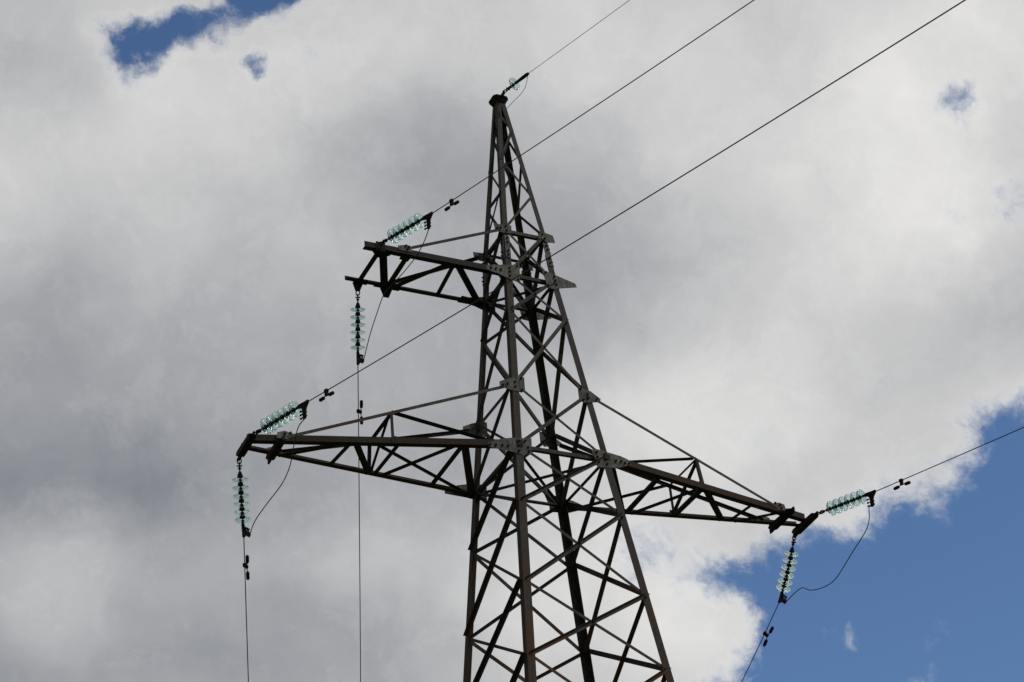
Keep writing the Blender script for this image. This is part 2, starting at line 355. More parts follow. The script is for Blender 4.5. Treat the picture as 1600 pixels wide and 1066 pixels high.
def steel(name, dark, light, rust, rust_lo, rust_hi, rough=0.72, metallic=0.0, scale=1.0):
    m, N, b = material(name)
    g = N.n('ShaderNodeNewGeometry').outputs['Position']
    n1 = N.noise(g, 9 * scale, 6, 0.6)
    st = N.n('ShaderNodeMapping')
    N.link(g, st.inputs['Vector'])
    st.inputs['Scale'].default_value = (1, 1, 0.18)
    n2 = N.noise(st.outputs[0], 34 * scale, 5, 0.6)
    n3 = N.noise(g, 1.7 * scale, 5, 0.6)
    n4 = N.noise(g, 70 * scale, 4, 0.7)
    base = N.mix(N.smooth(N.math('ADD', N.math('MULTIPLY', n1, 0.5), N.math('MULTIPLY', n2, 0.5)), 0.36, 0.64), (*dark, 1), (*light, 1))
    rnd = N.n('ShaderNodeObjectInfo').outputs['Random']
    sep = N.n('ShaderNodeSeparateXYZ')
    N.link(g, sep.inputs[0])
    low = N.smooth(N.math('MULTIPLY_ADD', n3, 2.5, sep.outputs['Z']), -3.2, 0.6, 0.10, 0.0)
    rv = N.math('ADD', N.math('ADD', N.math('MULTIPLY', n3, 0.65), N.math('MULTIPLY', n2, 0.35)), N.math('ADD', low, N.math('MULTIPLY_ADD', rnd, 0.16, -0.08)))
    rf = N.smooth(rv, rust_lo, rust_hi)
    base = N.mix(1.0, base, N.ramp(rnd, [(0.0, (0.72, 0.72, 0.74)), (1.0, (1.18, 1.16, 1.12))]), 'MULTIPLY')
    c = N.mix(rf, base, (*rust, 1))
    c = N.mix(N.smooth(n4, 0.66, 0.74, 0, 0.45), c, (light[0] * 1.7, light[1] * 1.7, light[2] * 1.65, 1))
    N.link(c, b.inputs['Base Color'])
    N.put(b.inputs['Roughness'], N.math('MULTIPLY_ADD', n1, 0.3, rough - 0.15))
    b.inputs['Metallic'].default_value = metallic
    b.inputs['Specular IOR Level'].default_value = 0.14
    bp = N.n('ShaderNodeBump')
    bp.inputs['Strength'].default_value = 0.25
    bp.inputs['Distance'].default_value = 0.004
    N.link(n4, bp.inputs['Height'])
    N.link(bp.outputs[0], b.inputs['Normal'])
    return m


M_STEEL = steel('weathered_steel', (0.0165, 0.0160, 0.0150), (0.048, 0.0465, 0.043), (0.050, 0.0240, 0.0140), 0.50, 0.66)
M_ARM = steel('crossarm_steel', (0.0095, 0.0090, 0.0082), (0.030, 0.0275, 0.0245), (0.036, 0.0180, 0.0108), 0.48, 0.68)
M_BRACE = steel('brace_steel', (0.020, 0.0198, 0.0190), (0.068, 0.067, 0.064), (0.064, 0.034, 0.0205), 0.54, 0.66)
M_GUSSET = steel('galvanised_plate', (0.036, 0.036, 0.035), (0.140, 0.140, 0.134), (0.060, 0.037, 0.024), 0.58, 0.72, scale=1.6)
M_FITTING = steel('fitting_iron', (0.008, 0.0074, 0.0070), (0.020, 0.0175, 0.0165), (0.026, 0.013, 0.009), 0.48, 0.62, metallic=0.1, rough=0.8)
M_CAP = steel('insulator_cap_iron', (0.026, 0.0155, 0.0125), (0.048, 0.030, 0.0245), (0.060, 0.024, 0.0165), 0.42, 0.6, metallic=0.0, rough=0.8)


def wire_mat():
    m, N, b = material('stranded_aluminium')
    g = N.n('ShaderNodeNewGeometry').outputs['Position']
    N.link(N.mix(N.noise(g, 6, 3), (0.018, 0.018, 0.019, 1), (0.036, 0.035, 0.035, 1)), b.inputs['Base Color'])
    b.inputs['Metallic'].default_value = 0.3
    b.inputs['Roughness'].default_value = 0.6
    return m


M_WIRE = wire_mat()


def glass(name, tint, edge):
    m, N, b = material(name)
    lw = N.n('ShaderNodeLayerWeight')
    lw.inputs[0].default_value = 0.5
    c = N.mix(N.smooth(lw.outputs['Facing'], 0.35, 0.92), (*tint, 1), (*edge, 1))  # dark refraction of the rim painted into the tint at grazing angles
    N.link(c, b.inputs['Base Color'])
    b.inputs['Roughness'].default_value = 0.10
    b.inputs['IOR'].default_value = 1.33
    b.inputs['Transmission Weight'].default_value = 1.0
    return m


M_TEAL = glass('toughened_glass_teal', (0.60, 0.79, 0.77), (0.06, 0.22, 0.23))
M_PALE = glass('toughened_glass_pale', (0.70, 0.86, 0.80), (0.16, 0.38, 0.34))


def ground_mat():
    m, N, b = material('meadow')
    g = N.n('ShaderNodeNewGeometry').outputs['Position']
    a = N.noise(g, 0.15, 6, 0.6)
    f = N.noise(g, 3.0, 6, 0.65)
    c = N.mix(N.smooth(a, 0.35, 0.65), (0.050, 0.075, 0.022, 1), (0.095, 0.095, 0.040, 1))
    c = N.mix(N.smooth(f, 0.4, 0.75, 0, 0.6), c, (0.030, 0.045, 0.015, 1))
    N.link(c, b.inputs['Base Color'])
    b.inputs['Roughness'].default_value = 0.95
    return m


def concrete_mat():
    m, N, b = material('concrete')
    g = N.n('ShaderNodeNewGeometry').outputs['Position']
    N.link(N.mix(N.noise(g, 5, 6, 0.65), (0.22, 0.215, 0.20, 1), (0.36, 0.35, 0.33, 1)), b.inputs['Base Color'])
    b.inputs['Roughness'].default_value = 0.9
    return m

# ------------------------------------------------------------------ ground
GROUND = -19.4
bm = bmesh.new()
bmesh.ops.create_grid(bm, x_segments=60, y_segments=60, size=1500)
for v in bm.verts:
    r = v.co.xy.length
    v.co.z = GROUND + (0 if r < 90 else 4.0 * math.sin(v.co.x * .011) * math.cos(v.co.y * .013) * min(1, (r - 90) / 300))
tag(link('ground', bm, ground_mat(), smooth=True), kind='structure')

# ------------------------------------------------------------------ the tower
ZS = [-19.4, -4.196, 0.0, 4.0, 5.081, 8.634]
HS = [2.74, 1.318, 0.915, 0.530, 0.458, 0.088]


def half(z):
    for i in range(len(ZS) - 1):
        if z <= ZS[i + 1]:
            t = (z - ZS[i]) / (ZS[i + 1] - ZS[i])
            return HS[i] + (HS[i + 1] - HS[i]) * t
    return HS[-1]


tower = tag(empty('lattice_tower', (0, 0, GROUND)), 'tall tapering steel lattice pylon with one upper crossarm and two lower crossarms', 'pylon')


def part(name, bm, m, parent=tower, smooth=False):
    """part with world coordinates, kept relative to its tower / parent"""
    o = link(name, bm, m, parent, smooth)
    par = V((0, 0, 0))
    p = parent
    while p is not None:
        par += p.location
        p = p.parent
    o.data.transform(Matrix.Translation(-par))
    return o


LEVEL = dict(P=8.634, T4=8.30, T3=7.871, T2=6.962, T1=6.114, A=5.081, B=4.0, S=3.079, C=1.365, D=0.0, E=-1.184, F=-2.791, G=-4.196, H=-6.0, I=-8.3, J=-11.2, K=-14.8, Z=-19.4)
LEGS = {'near': (-1, -1), 'right': (1, -1), 'left': (-1, 1), 'far': (1, 1)}


def corner(leg, lev):
    z = LEVEL[lev] if isinstance(lev, str) else lev
    sx, sy = LEGS[leg]
    h = half(z)
    return V((sx * h, sy * h, z))


# legs: rolled angles with the heel outwards, heavier below
for leg, (sx, sy) in LEGS.items():
    bm = bmesh.new()
    for z0, z1, w, t in ((GROUND + .25, 0.0, 0.142, 0.014), (0.0, 4.62, 0.126, 0.012), (4.62, 8.66, 0.100, 0.010)):
        if z0 < -1:
            segs = [(z0, -4.196), (-4.196, 0.0)]
        elif z0 < 1:
            segs = [(0.0, 4.0), (4.0, z1)]
        else:
            segs = [(z0, 5.081), (5.081, z1)]
        for s0, s1 in segs:
            angle_bar(bm, corner(leg, s0), corner(leg, s1), (-sx, 0, 0), (0, -sy, 0), w, w, t)
    part('leg', bm, M_STEEL)
    bm = bmesh.new()
    c = corner(leg, GROUND)
    box(bm, c + V((0, 0, .12)), (.35, 0, 0), (0, .35, 0), (0, 0, .16))
    box(bm, c + V((0, 0, -.25)), (.6, 0, 0), (0, .6, 0), (0, 0, .24))
    part('foundation', bm, concrete_mat() if leg == 'near' else bpy.data.materials['concrete'])

FACES = [('near', 'right', (0, -1, 0)), ('left', 'near', (-1, 0, 0)), ('far', 'left', (0, 1, 0)), ('right', 'far', (1, 0, 0))]


def face_bar(name, l0, v0, l1, v1, n, outer, w, wo, inset=0.05, inset2=None, mat=None, up=False, t=0.006):
    p, q = corner(l0, v0), corner(l1, v1)
    n = V(n)
    along = (q - p)
    s = (along - n * along.dot(n))
    s.z = 0
    s.normalize()
    p = p + s * inset
    q = q - s * (inset if inset2 is None else inset2)
    off = 0.004 if outer else -0.016
    p = p + n * off
    q = q + n * off
    ax = (q - p).normalized()
    upv = V((0, 0, 1)) - ax * ax.z
    upv.normalize()
    if outer and up:
        p, q = p + upv * (w / 2), q + upv * (w / 2)
        b = bar(p, q, -upv, n, w, wo, t)
    elif not outer and abs(n.y) > .5:
        p, q = p + upv * (w / 2), q + upv * (w / 2)
        b = bar(p, q, -upv, -n, w, wo, t)
    else:
        p, q = p - upv * (w / 2), q - upv * (w / 2)
        b = bar(p, q, upv, n if outer else -n, w, wo, t)
    return part(name, b, mat or M_BRACE)


PANELS = [('A', 'B'), ('B', 'S'), ('S', 'C'), ('C', 'D'), ('D', 'E'), ('E', 'F'), ('F', 'G'), ('G', 'H'), ('H', 'I'), ('I', 'J'), ('J', 'K'), ('K', 'Z')]
for (hi, lo) in PANELS:
    low = LEVEL[hi] <= 0.01
    for l0, l1, n in FACES:
        z1 = lo if lo != 'Z' else GROUND + .5
        side = abs(n[0]) > .5
        wo = (0.072 if n[0] < 0 else 0.030) if side else (0.05 if low else 0.04)
        fb = face_bar('brace', l0, z1, l1, hi, n, True, 0.088 if n[0] > 0 else (0.078 if low else 0.068), wo, up=low, inset=(0.10 if n[0] < 0 else 0.03) if side else 0.06, inset2=(0.03 if n[0] < 0 else 0.10) if side else None)
        fb2 = face_bar('brace', l0, hi, l1, z1, n, False, 0.056 if low else 0.05, 0.09 if side else 0.056)
        if n[1] < 0 and lo in 'BSCDEFG':
            c0, c1 = corner(l0, z1), corner(l1, hi)
            for c, dx in ((c0, .085), (c1, -.085)):
                k = abs(dx) / (c1 - c0).length
                p = (c0 if dx > 0 else c1).lerp(c1 if dx > 0 else c0, k * 1.25)
                part('bolt', bolt_bm(p + V((0, -.010, 0)), (0, -1, 0), r=.019), M_FITTING, fb)
            w0, w1 = (corner(l1, z1) - corner(l0, z1)).length, (corner(l1, hi) - corner(l0, hi)).length
            x = c0.lerp(c1, w0 / (w0 + w1))
            part('bolt', bolt_bm(x + V((0, -.010, 0)), (0, -1, 0), r=.017), M_FITTING, fb)
# single lacing of the peak, handed round the four faces
LACE = ['A', 'T1', 'T2', 'T3', 'T4']
for k, (l0, l1, n) in enumerate(FACES):
    for i in range(4):
        a, b = LACE[i], LACE[i + 1]
        first = (i % 2 == 0)
        if first:
            face_bar('lacing_bar', l0, a, l1, b, n, True, 0.052, 0.03, inset=0.035)
        else:
            face_bar('lacing_bar', l1, a, l0, b, n, False, 0.050, 0.05, inset=0.035)
# level struts and diaphragms
for lev in ('A', 'B', 'D'):
    for l0, l1, n in FACES:
        p, q = corner(l0, lev), corner(l1, lev)
        nn = V(n)
        s = (q - p).normalized()
        b = bar(p + s * .1 - nn * .035 + V((0, 0, -.05)), q - s * .1 - nn * .035 + V((0, 0, -.05)), (0, 0, 1), -nn, 0.07, 0.07, 0.006)
        part('strut', b, M_BRACE)
for lev in ('B', 'D'):
    for l0, l1, dz in (('left', 'right', -.075), ('near', 'far', -.15)):
        p, q = corner(l0, lev) + V((0, 0, dz)), corner(l1, lev) + V((0, 0, dz))
        s = (q - p).normalized()
        part('strut', bar(p + s * .16, q - s * .16, (0, 0, 1), s.cross(V((0, 0, 1))), 0.06, 0.06, 0.006), M_STEEL)

# cap over the peak
bm = bmesh.new()
zt = 8.705


def frustum(bm, z0, h0, z1, h1, cut=0.35):
    def ring(z, h):
        c = h * cut
        return [(-h + c, -h, z), (h - c, -h, z), (h, -h + c, z), (h, h - c, z), (h - c, h, z), (-h + c, h, z), (-h, h - c, z), (-h, -h + c, z)]
    a = [bm.verts.new(p) for p in ring(z0, h0)]
    b = [bm.verts.new(p) for p in ring(z1, h1)]
    fs = [bm.faces.new(a[::-1]), bm.faces.new(b)]
    for i in range(8):
        fs.append(bm.faces.new((a[i], a[(i + 1) % 8], b[(i + 1) % 8], b[i])))
    bmesh.ops.recalc_face_normals(bm, faces=fs)


frustum(bm, zt - .10, 0.118, zt - .005, 0.160)
frustum(bm, zt - .006, 0.168, zt + .026, 0.168)
box(bm, (0.03, -0.17, zt + .06), (.012, 0, 0), (0, .07, 0), (0, 0, .045))
part('top_cap', bm, M_FITTING)


def plate(name, poly, y, t, ny, bolts=(), mat=None, parent=tower):
    """plate in an X-Z plane, facing +-Y"""
    bm = bmesh.new()
    prism(bm, [(x, y, z) for x, z in poly], (0, ny * t, 0))
    o = part(name, bm, mat or M_GUSSET, parent)
    for x, z in bolts:
        part('bolt', bolt_bm((x, y + ny * t, z), (0, ny, 0)), M_FITTING, o)
    return o


GUSSETS = [
    # level, polygon (x, z), bolts, in front of leg?
    ('A', [(-0.66, 5.13), (-0.29, 5.16), (-0.30, 4.98), (-0.49, 4.95), (-0.64, 4.97)], [(-0.60, 5.03), (-0.53, 5.05), (-0.415, 5.12), (-0.405, 5.02)], True),
    ('A', [(0.27, 5.10), (0.41, 5.16), (0.59, 5.12), (0.62, 4.96), (0.44, 4.93), (0.35, 4.99), (0.27, 4.99)], [(0.40, 5.01), (0.36, 5.10)], True),
    ('B', [(-0.95, 4.05), (-0.43, 4.17), (-0.25, 4.20), (-0.27, 3.83), (-0.34, 3.80), (-0.46, 3.82), (-0.69, 3.90), (-0.95, 3.95)], [(-0.86, 4.0), (-0.76, 4.005), (-0.65, 4.005), (-0.465, 4.09), (-0.472, 4.0), (-0.48, 3.90), (-0.305, 4.16), (-0.315, 3.85)], True),
    ('B', [(0.22, 4.16), (0.307, 4.18), (0.53, 4.12), (0.90, 4.02), (0.93, 3.94), (0.57, 3.84), (0.44, 3.79), (0.30, 3.80), (0.26, 4.02)], [(0.46, 4.08), (0.469, 3.99), (0.484, 3.90), (0.286, 4.14), (0.308, 3.85)], True),
    ('C', [(-1.05, 1.32), (-0.88, 1.41), (-0.66, 1.50), (-0.55, 1.49), (-0.56, 1.20), (-0.63, 1.16), (-0.89, 1.185), (-1.05, 1.22)], [(-0.99, 1.25), (-0.90, 1.29), (-0.745, 1.36), (-0.755, 1.26), (-0.617, 1.46), (-0.625, 1.21)], True),
    ('C', [(0.525, 1.49), (0.78, 1.44), (0.97, 1.31), (0.95, 1.24), (0.60, 1.165), (0.525, 1.24)], [(0.57, 1.45), (0.706, 1.36), (0.71, 1.27), (0.595, 1.22), (0.885, 1.285)], True),
    ('D', [(-1.46, -0.08), (-1.19, 0.04), (-1.0, 0.09), (-0.61, 0.14), (-0.63, -0.18), (-0.81, -0.22), (-1.03, -0.19), (-1.46, -0.17)], [(-1.43, -0.115), (-1.32, -0.11), (-1.20, -0.1), (-1.085, -0.09), (-0.87, 0.04), (-0.88, -0.06), (-0.885, -0.16), (-0.745, 0.06), (-0.70, -0.06), (-0.69, -0.14)], True),
    ('D', [(0.56, 0.11), (0.70, 0.135), (1.15, 0.065), (1.29, 0.02), (1.345, -0.08), (1.04, -0.195), (0.64, -0.24), (0.63, -0.10)], [(0.66, 0.07), (0.82, 0.05), (0.665, -0.035), (0.835, -0.045), (0.845, -0.145), (1.03, -0.05), (1.13, -0.05), (1.21, -0.07), (1.29, -0.07), (0.68, -0.13)], True),
]
for lev, poly, bolts, _ in GUSSETS:
    h = half(LEVEL[lev]) + 0.020
    plate('gusset_plate', poly, -h, 0.010, -1, bolts)
    up = .10 if lev == 'D' else 0
    plate('gusset_plate', [(x, z + up) for x, z in poly], h, 0.010, 1, ())
# splice plates where the peak is bolted to the body
for leg, (sx, sy) in LEGS.items():
    bm = bmesh.new()
    h0, h1 = half(4.36), half(4.90)
    for ax in (0, 1):
        if ax == 0:
            pts = [(sx * (h0 - .012), sy * (h0 + .004), 4.36), (sx * (h0 - .118), sy * (h0 + .004), 4.36), (sx * (h1 - .118), sy * (h1 + .004), 4.90), (sx * (h1 - .012), sy * (h1 + .004), 4.90)]
            ext = (0, sy * .011, 0)
        else:
            pts = [(sx * (h0 + .004), sy * (h0 - .012), 4.36), (sx * (h0 + .004), sy * (h0 - .118), 4.36), (sx * (h1 + .004), sy * (h1 - .118), 4.90), (sx * (h1 + .004), sy * (h1 - .012), 4.90)]
            ext = (sx * .011, 0, 0)
        prism(bm, pts, ext)
    sp = part('splice_plate', bm, M_GUSSET)
    for z in (4.43, 4.52, 4.74, 4.84):
        h = half(z)
        if sy < 0:
            part('bolt', bolt_bm((sx * (h - .062), sy * (h + .015), z), (0, sy, 0)), M_FITTING, sp)
        part('bolt', bolt_bm((sx * (h + .015), sy * (h - .062), z), (sx, 0, 0)), M_FITTING, sp)
        if leg in ('left', 'far'):
            part('bolt', bolt_bm((sx * (h - .05), sy * (h - .012), z - .05), (0, -sy, 0), h=.05), M_FITTING, sp)

# ------------------------------------------------------------------ crossarms


def lower_arm(side):
    s = side
    zd = {-1: -0.13, 1: -0.08}[s]
    yc = {-1: 0.12, 1: 0.04}[s]
    xt = 5.50
    root = bmesh.new()

    def cy(x, far):
        t = (x - 0.93) / (5.4 - 0.93)
        y0, y1 = (0.925 if far else -0.945), (yc + (0.17 if far else -0.17))
        return y0 + (y1 - y0) * t

    def cz(x):
        return -0.055 + (zd - 0.0) * (max(0, x - .93) / (5.4 - .93))

    def pt(x, far, dz=0.0):
        return V((s * x, cy(x, far), cz(x) + dz))
    # the two chords, heel at the outer lower edge
    angle_bar(root, pt(0.80, False), pt(xt, False), (0, 0, 1), (0, 1, 0), 0.118, 0.118, 0.010)
    angle_bar(root, pt(0.80, True), pt(xt, True), (0, 0, 1), (0, -1, 0), 0.110, 0.110, 0.009)
    arm = part('crossarm', root, M_ARM)

    def b(name, p, q, a, bb, w, t=0.006, m=M_ARM):
        return part(name, bar(p, q, a, bb, w, w, t), m, arm)
    # ties from the body down to the chord ends
    hc = half(1.365)
    for far in (False, True):
        sg = 1 if far else -1
        e = pt(4.84, far, 0.10)
        st = V((s * 0.93, sg * (hc + 0.034), 1.27))
        e = e + V((0, sg * 0.014, 0))
        b('tie_rod', st, e, (0, 0, -1), (0, sg * -1, 0), 0.06, 0.006, M_BRACE)
        # mid point of the tie
        k = (3.0 - .93) / (4.84 - .93)
        P = st.lerp(e, k) + V((0, -sg * .012, -.02))
        if not far:
            P1 = P
        else:
            P2 = P
        b('post', P, pt(3.03, far, .02), (s, 0, 0), (0, -sg, 0), 0.055)
        if not far:
            part('strut', bar(P + V((0, .10, .02)), V((s * 1.12, -0.76, .0)), (0, -1, 0), (0, 0, 1), 0.11, .05, .006), M_ARM, arm)
        else:
            b('strut', P + V((0, -.008, .02)), V((s * 1.12, 0.86, -.03)), (0, 0, -1), (0, -1, 0), 0.045)
    b('strut', P1, P2, (0, 0, -1), (s, 0, 0), 0.05)
    b('strut', P1 + V((s * .03, .01, -.02)), pt(3.0, True, .01), (s, 0, 0), (0, 0, 1), 0.05)
    # plan bracing under the chords: zigzag, handed by the side
    if s < 0:
        Z = [(0.95, 1, 1.80, 0, .085), (1.86, 0, 1.83, 1, .06), (1.98, 0, 2.86, 1, .065), (2.96, 0, 2.98, 1, .05), (3.06, 1, 3.66, 0, .075), (3.78, 0, 3.86, 1, .05), (3.86, 0, 4.82, 1, .06)]
    else:
        Z = [(0.95, 0, 2.02, 1, .085), (2.05, 0, 2.10, 1, .055), (2.95, 0, 2.18, 1, .07), (3.02, 0, 3.02, 1, .055), (3.14, 0, 3.98, 1, .075), (4.20, 0, 4.10, 1, .05), (4.22, 1, 4.85, 0, .06)]
    for i, (x0, f0, x1, f1, w) in enumerate(Z):
        dz = -0.011 - 0.008 * (i % 2)
        p, q = pt(x0, f0, dz), pt(x1, f1, dz)
        p, q = p + V((0, -.035 if f0 else .05, 0)), q + V((0, -.035 if f1 else .05, 0))
        d = (q - p).normalized()
        flat = d.cross(V((0, 0, 1)))
        if flat.y > 0 or (abs(flat.y) < .2 and flat.x * s < 0):
            flat = -flat
        p, q = p - flat * w * .8, q - flat * w * .8
        part('brace', bar(p, q, flat, (0, 0, 1), w * 1.6, .05, .006), M_ARM, arm)
    # a pair of channels across the chords: tie anchorage and the tip that carries the strings
    tips = []
    for x, y0, y1, w in {-1: [(5.495, -0.293, 0.374, 0.06), (4.97, -0.253, 0.364, 0.06)], 1: [(5.522, -0.414, 0.315, 0.06), (4.988, -0.433, 0.298, 0.06)]}[s]:
        bm = bmesh.new()
        z = cz(x) - .012
        prism(bm, [(s * x - w, y0 + .03, z), (s * x - w, y0 - .03, z - .03), (s * x - w, y0 + .0, z - .085), (s * x - w, y1 - .10, z - .115), (s * x - w, y1 - .02, z - .095), (s * x - w, y1 + .03, z - .04), (s * x - w, y1 - .03, z)], (2 * w, 0, 0))
        for y, zz in ((y0 - .03, z - .055), (y1 + .0, z - .095)):
            box(bm, (s * x, y, zz), (.014, 0, 0), (0, .06, 0), (0, 0, .04))
        o = part('end_plate', bm, M_FITTING, arm)
        for y in (y0 + .15, y1 - .12):
            part('bolt', bolt_bm((s * x, y, z - .09), (0, 0, -1)), M_FITTING, o)
        tips.append((V((s * x, y0 - .06, z - .06)), V((s * x, y1 + .03, z - .105))))
    # bracket where the tie meets the near chord
    for far in (False, True):
        sg = 1 if far else -1
        c = pt(4.86, far, 0)
        yy = c.y + sg * .003
        pl = plate('gusset_plate', [(c.x - .17, c.z + .03), (c.x + .15, c.z + .03), (c.x + .13, c.z + .16), (c.x + .02 * s, c.z + .19), (c.x - .15, c.z + .14)], yy, 0.009, sg, [(c.x - s * .08, c.z + .16), (c.x + s * .02, c.z + .13), (c.x + s * .04, c.z + .07)] if not far else [], M_GUSSET, arm)
    # foot plates of the posts
    for far in (False, True):
        c = pt(3.02, far)
        sg = 1 if far else -1
        plate('gusset_plate', [(c.x - .07, c.z + .01), (c.x + .07, c.z + .01), (c.x + .05, c.z + .15), (c.x - .05, c.z + .15)], c.y - sg * .013, 0.007, -sg, [], M_BRACE, arm)
    return arm, tips[0]


def upper_arm():
    root = bmesh.new()
    z = 3.945
    Y0, Y1 = -0.553, 0.553

    def pt(x, far, dz=0.0):
        return V((-x, Y1 if far else Y0, z + dz))
    angle_bar(root, pt(0.42, 0), pt(3.37, 0), (0, 0, 1), (0, 1, 0), 0.118, 0.110, 0.010)
    angle_bar(root, pt(0.42, 1), pt(3.33, 1), (0, 0, 1), (0, -1, 0), 0.100, 0.100, 0.009)
    arm = part('crossarm', root, M_ARM)

    def b(name, p, q, a, bb, w, t=0.006, m=M_ARM):
        return part(name, bar(p, q, a, bb, w, w, t), m, arm)
    ha = half(5.081)
    b('tie_rod', (-.54, -(ha + .034), 5.04), pt(2.58, 0, .13) + V((0, -.016, 0)), (0, 0, -1), (0, 1, 0), .06, .006, M_BRACE)
    b('tie_rod', (-.54, (ha + .034), 5.04), pt(2.50, 1, .11) + V((0, .016, 0)), (0, 0, -1), (0, -1, 0), .06, .006, M_ARM)
    for i, (x0, f0, x1, f1, w) in enumerate([(3.07, 0, 3.07, 1, .075), (3.0, 0, 2.56, 1, .11), (2.52, 0, 2.50, 1, .08), (1.72, 0, 2.42, 1, .085), (1.60, 0, 1.50, 1, .065), (1.50, 0, 0.62, 1, .10)]):
        dz = -.011 - .008 * (i % 2)
        p, q = pt(x0, f0, dz), pt(x1, f1, dz)
        p, q = p + V((0, -.04 if f0 else .04, 0)), q + V((0, -.04 if f1 else .04, 0))
        d = (q - p).normalized()
        flat = d.cross(V((0, 0, 1)))
        if flat.y > 0 or (abs(flat.y) < .2 and flat.x > 0):
            flat = -flat
        p, q = p - flat * w * .65, q - flat * w * .65
        part('brace', bar(p, q, flat, (0, 0, 1), w * 1.3, .05, .006), M_ARM, arm)
    # horizontal gussets under the chord joints
    for cx, far, pts in ((3.05, 0, [(-.22, -.02), (.12, -.02), (.13, .10), (.02, .22), (-.10, .26), (-.22, .12)]),
                         (2.53, 0, [(-.10, -.02), (.11, -.02), (.10, .17), (-.08, .20)]),
                         (3.05, 1, [(-.16, .02), (.12, .02), (.10, -.12), (-.12, -.14)]),
                         (2.50, 1, [(-.25, .02), (.26, .02), (.24, -.10), (.06, -.20), (-.10, -.20), (-.26, -.10)]),
                         (1.58, 0, [(-.13, -.01), (.13, -.01), (.07, .12), (-.07, .12)]),
                         (0.75, 1, [(-.33, .02), (.30, .02), (.30, -.20), (.02, -.18)])):
        bm = bmesh.new()
        c = pt(cx, far, -.006)
        prism(bm, [(c.x - dx, c.y + dy, c.z) for dx, dy in pts], (0, 0, -.007))
        part('gusset_plate', bm, M_FITTING, arm)
    # hanging lugs
    for cx, far, w, d in ((3.07, 1, .10, .17), (2.50, 1, .12, .19)):
        c = pt(cx, far, -.014)
        plate('lug', [(c.x - w, c.z), (c.x + w, c.z), (c.x + w * .35, c.z - d), (c.x - w * .5, c.z - d)], c.y + .03, .012, -1, [], M_FITTING, arm)
    c = pt(3.07, 0, .0)
    plate('lug', [(c.x - .09, c.z - .05), (c.x + .09, c.z - .05), (c.x + .10, c.z + .15), (c.x - .08, c.z + .15)], c.y - .003, .012, -1, [], M_FITTING, arm)
    c = pt(2.55, 0, 0)
    plate('gusset_plate', [(c.x - .15, c.z + .06), (c.x + .10, c.z + .06), (c.x + .10, c.z + .17), (c.x + .02, c.z + .21), (c.x - .17, c.z + .15)], c.y - .003, .009, -1, [(c.x - .02, c.z + .17), (c.x + .05, c.z + .16), (c.x + .02, c.z + .10)], M_GUSSET, arm)
    return V((-3.07, Y0 - .03, z + .10)), V((-3.07, Y1 + .03, z - .17))


arm_l, (tip_ll_near, tip_ll_far) = lower_arm(-1)
arm_r, (tip_rl_near, tip_rl_far) = lower_arm(1)
tip_ul_near, tip_ul_far = upper_arm()

# ------------------------------------------------------------------ insulators
PITCH = 0.146
RD = 0.142


def disc_mesh(m, name):
    bm = bmesh.new()
    r = RD
    # axis +Z runs from the cap to the pin; skirt bells towards +Z, ribs beneath
    prof = [(.036, -.004), (.058, .000), (.088, .008), (.112, .015), (r - .014, .021), (r - .004, .023), (r, .030), (r - .002, .038), (r - .009, .042), (r - .016, .038),
            (r - .021, .029), (.103, .022), (.097, .034), (.091, .035), (.086, .018), (.072, .015), (.066, .028), (.060, .029), (.055, .010), (.036, .007), (.030, .004), (.030, -.002), (.036, -.004)]
    lathe(bm, prof, 28)
    bmesh.ops.remove_doubles(bm, verts=bm.verts[:], dist=1e-5)
    bmesh.ops.recalc_face_normals(bm, faces=bm.faces[:])
    me = bpy.data.meshes.new(name)
    bm.to_mesh(me)
    bm.free()
    for p in me.polygons:
        p.use_smooth = True
    me.materials.append(m)
    return me


def cap_mesh():
    bm = bmesh.new()
    lathe(bm, [(0, -.098), (.022, -.098), (.029, -.092), (.031, -.076), (.038, -.060), (.046, -.036), (.050, -.014), (.047, -.004), (.036, -.002), (.0, -.002)], 18)
    me = bpy.data.meshes.new('metal_cap')
    bm.to_mesh(me)
    bm.free()
    for p in me.polygons:
        p.use_smooth = True
    me.materials.append(M_CAP)
    return me


def pin_mesh():
    bm = bmesh.new()
    lathe(bm, [(0, -.003), (.026, -.003), (.026, .016), (.011, .022), (.010, .058), (.0, .058)], 14)
    me = bpy.data.meshes.new('pin')
    bm.to_mesh(me)
    bm.free()
    for p in me.polygons:
        p.use_smooth = True
    me.materials.append(M_CAP)
    return me


DM_T, DM_P = disc_mesh(M_TEAL, 'glass_disc_teal'), disc_mesh(M_PALE, 'glass_disc_pale')
CAPM, PINM = cap_mesh(), pin_mesh()
DOWN = V((0, 0, -1))


def local_part(name, bm, m, root, smooth=False):
    o = link(name, bm, m, root, smooth)
    o.data.transform(Matrix.Translation(-root.location))
    return o


def add_disc(root, p, d, pale):
    o = bpy.data.objects.new('insulator_disc', DM_P if pale else DM_T)
    C.objects.link(o)
    o.parent = root
    o.location = V(p) - root.location
    o.rotation_euler = V(d).to_track_quat('Z', 'Y').to_euler()
    for nm, me in (('metal_cap', CAPM), ('pin', PINM)):
        c = bpy.data.objects.new(nm, me)
        C.objects.link(c)
        c.parent = o
    return o


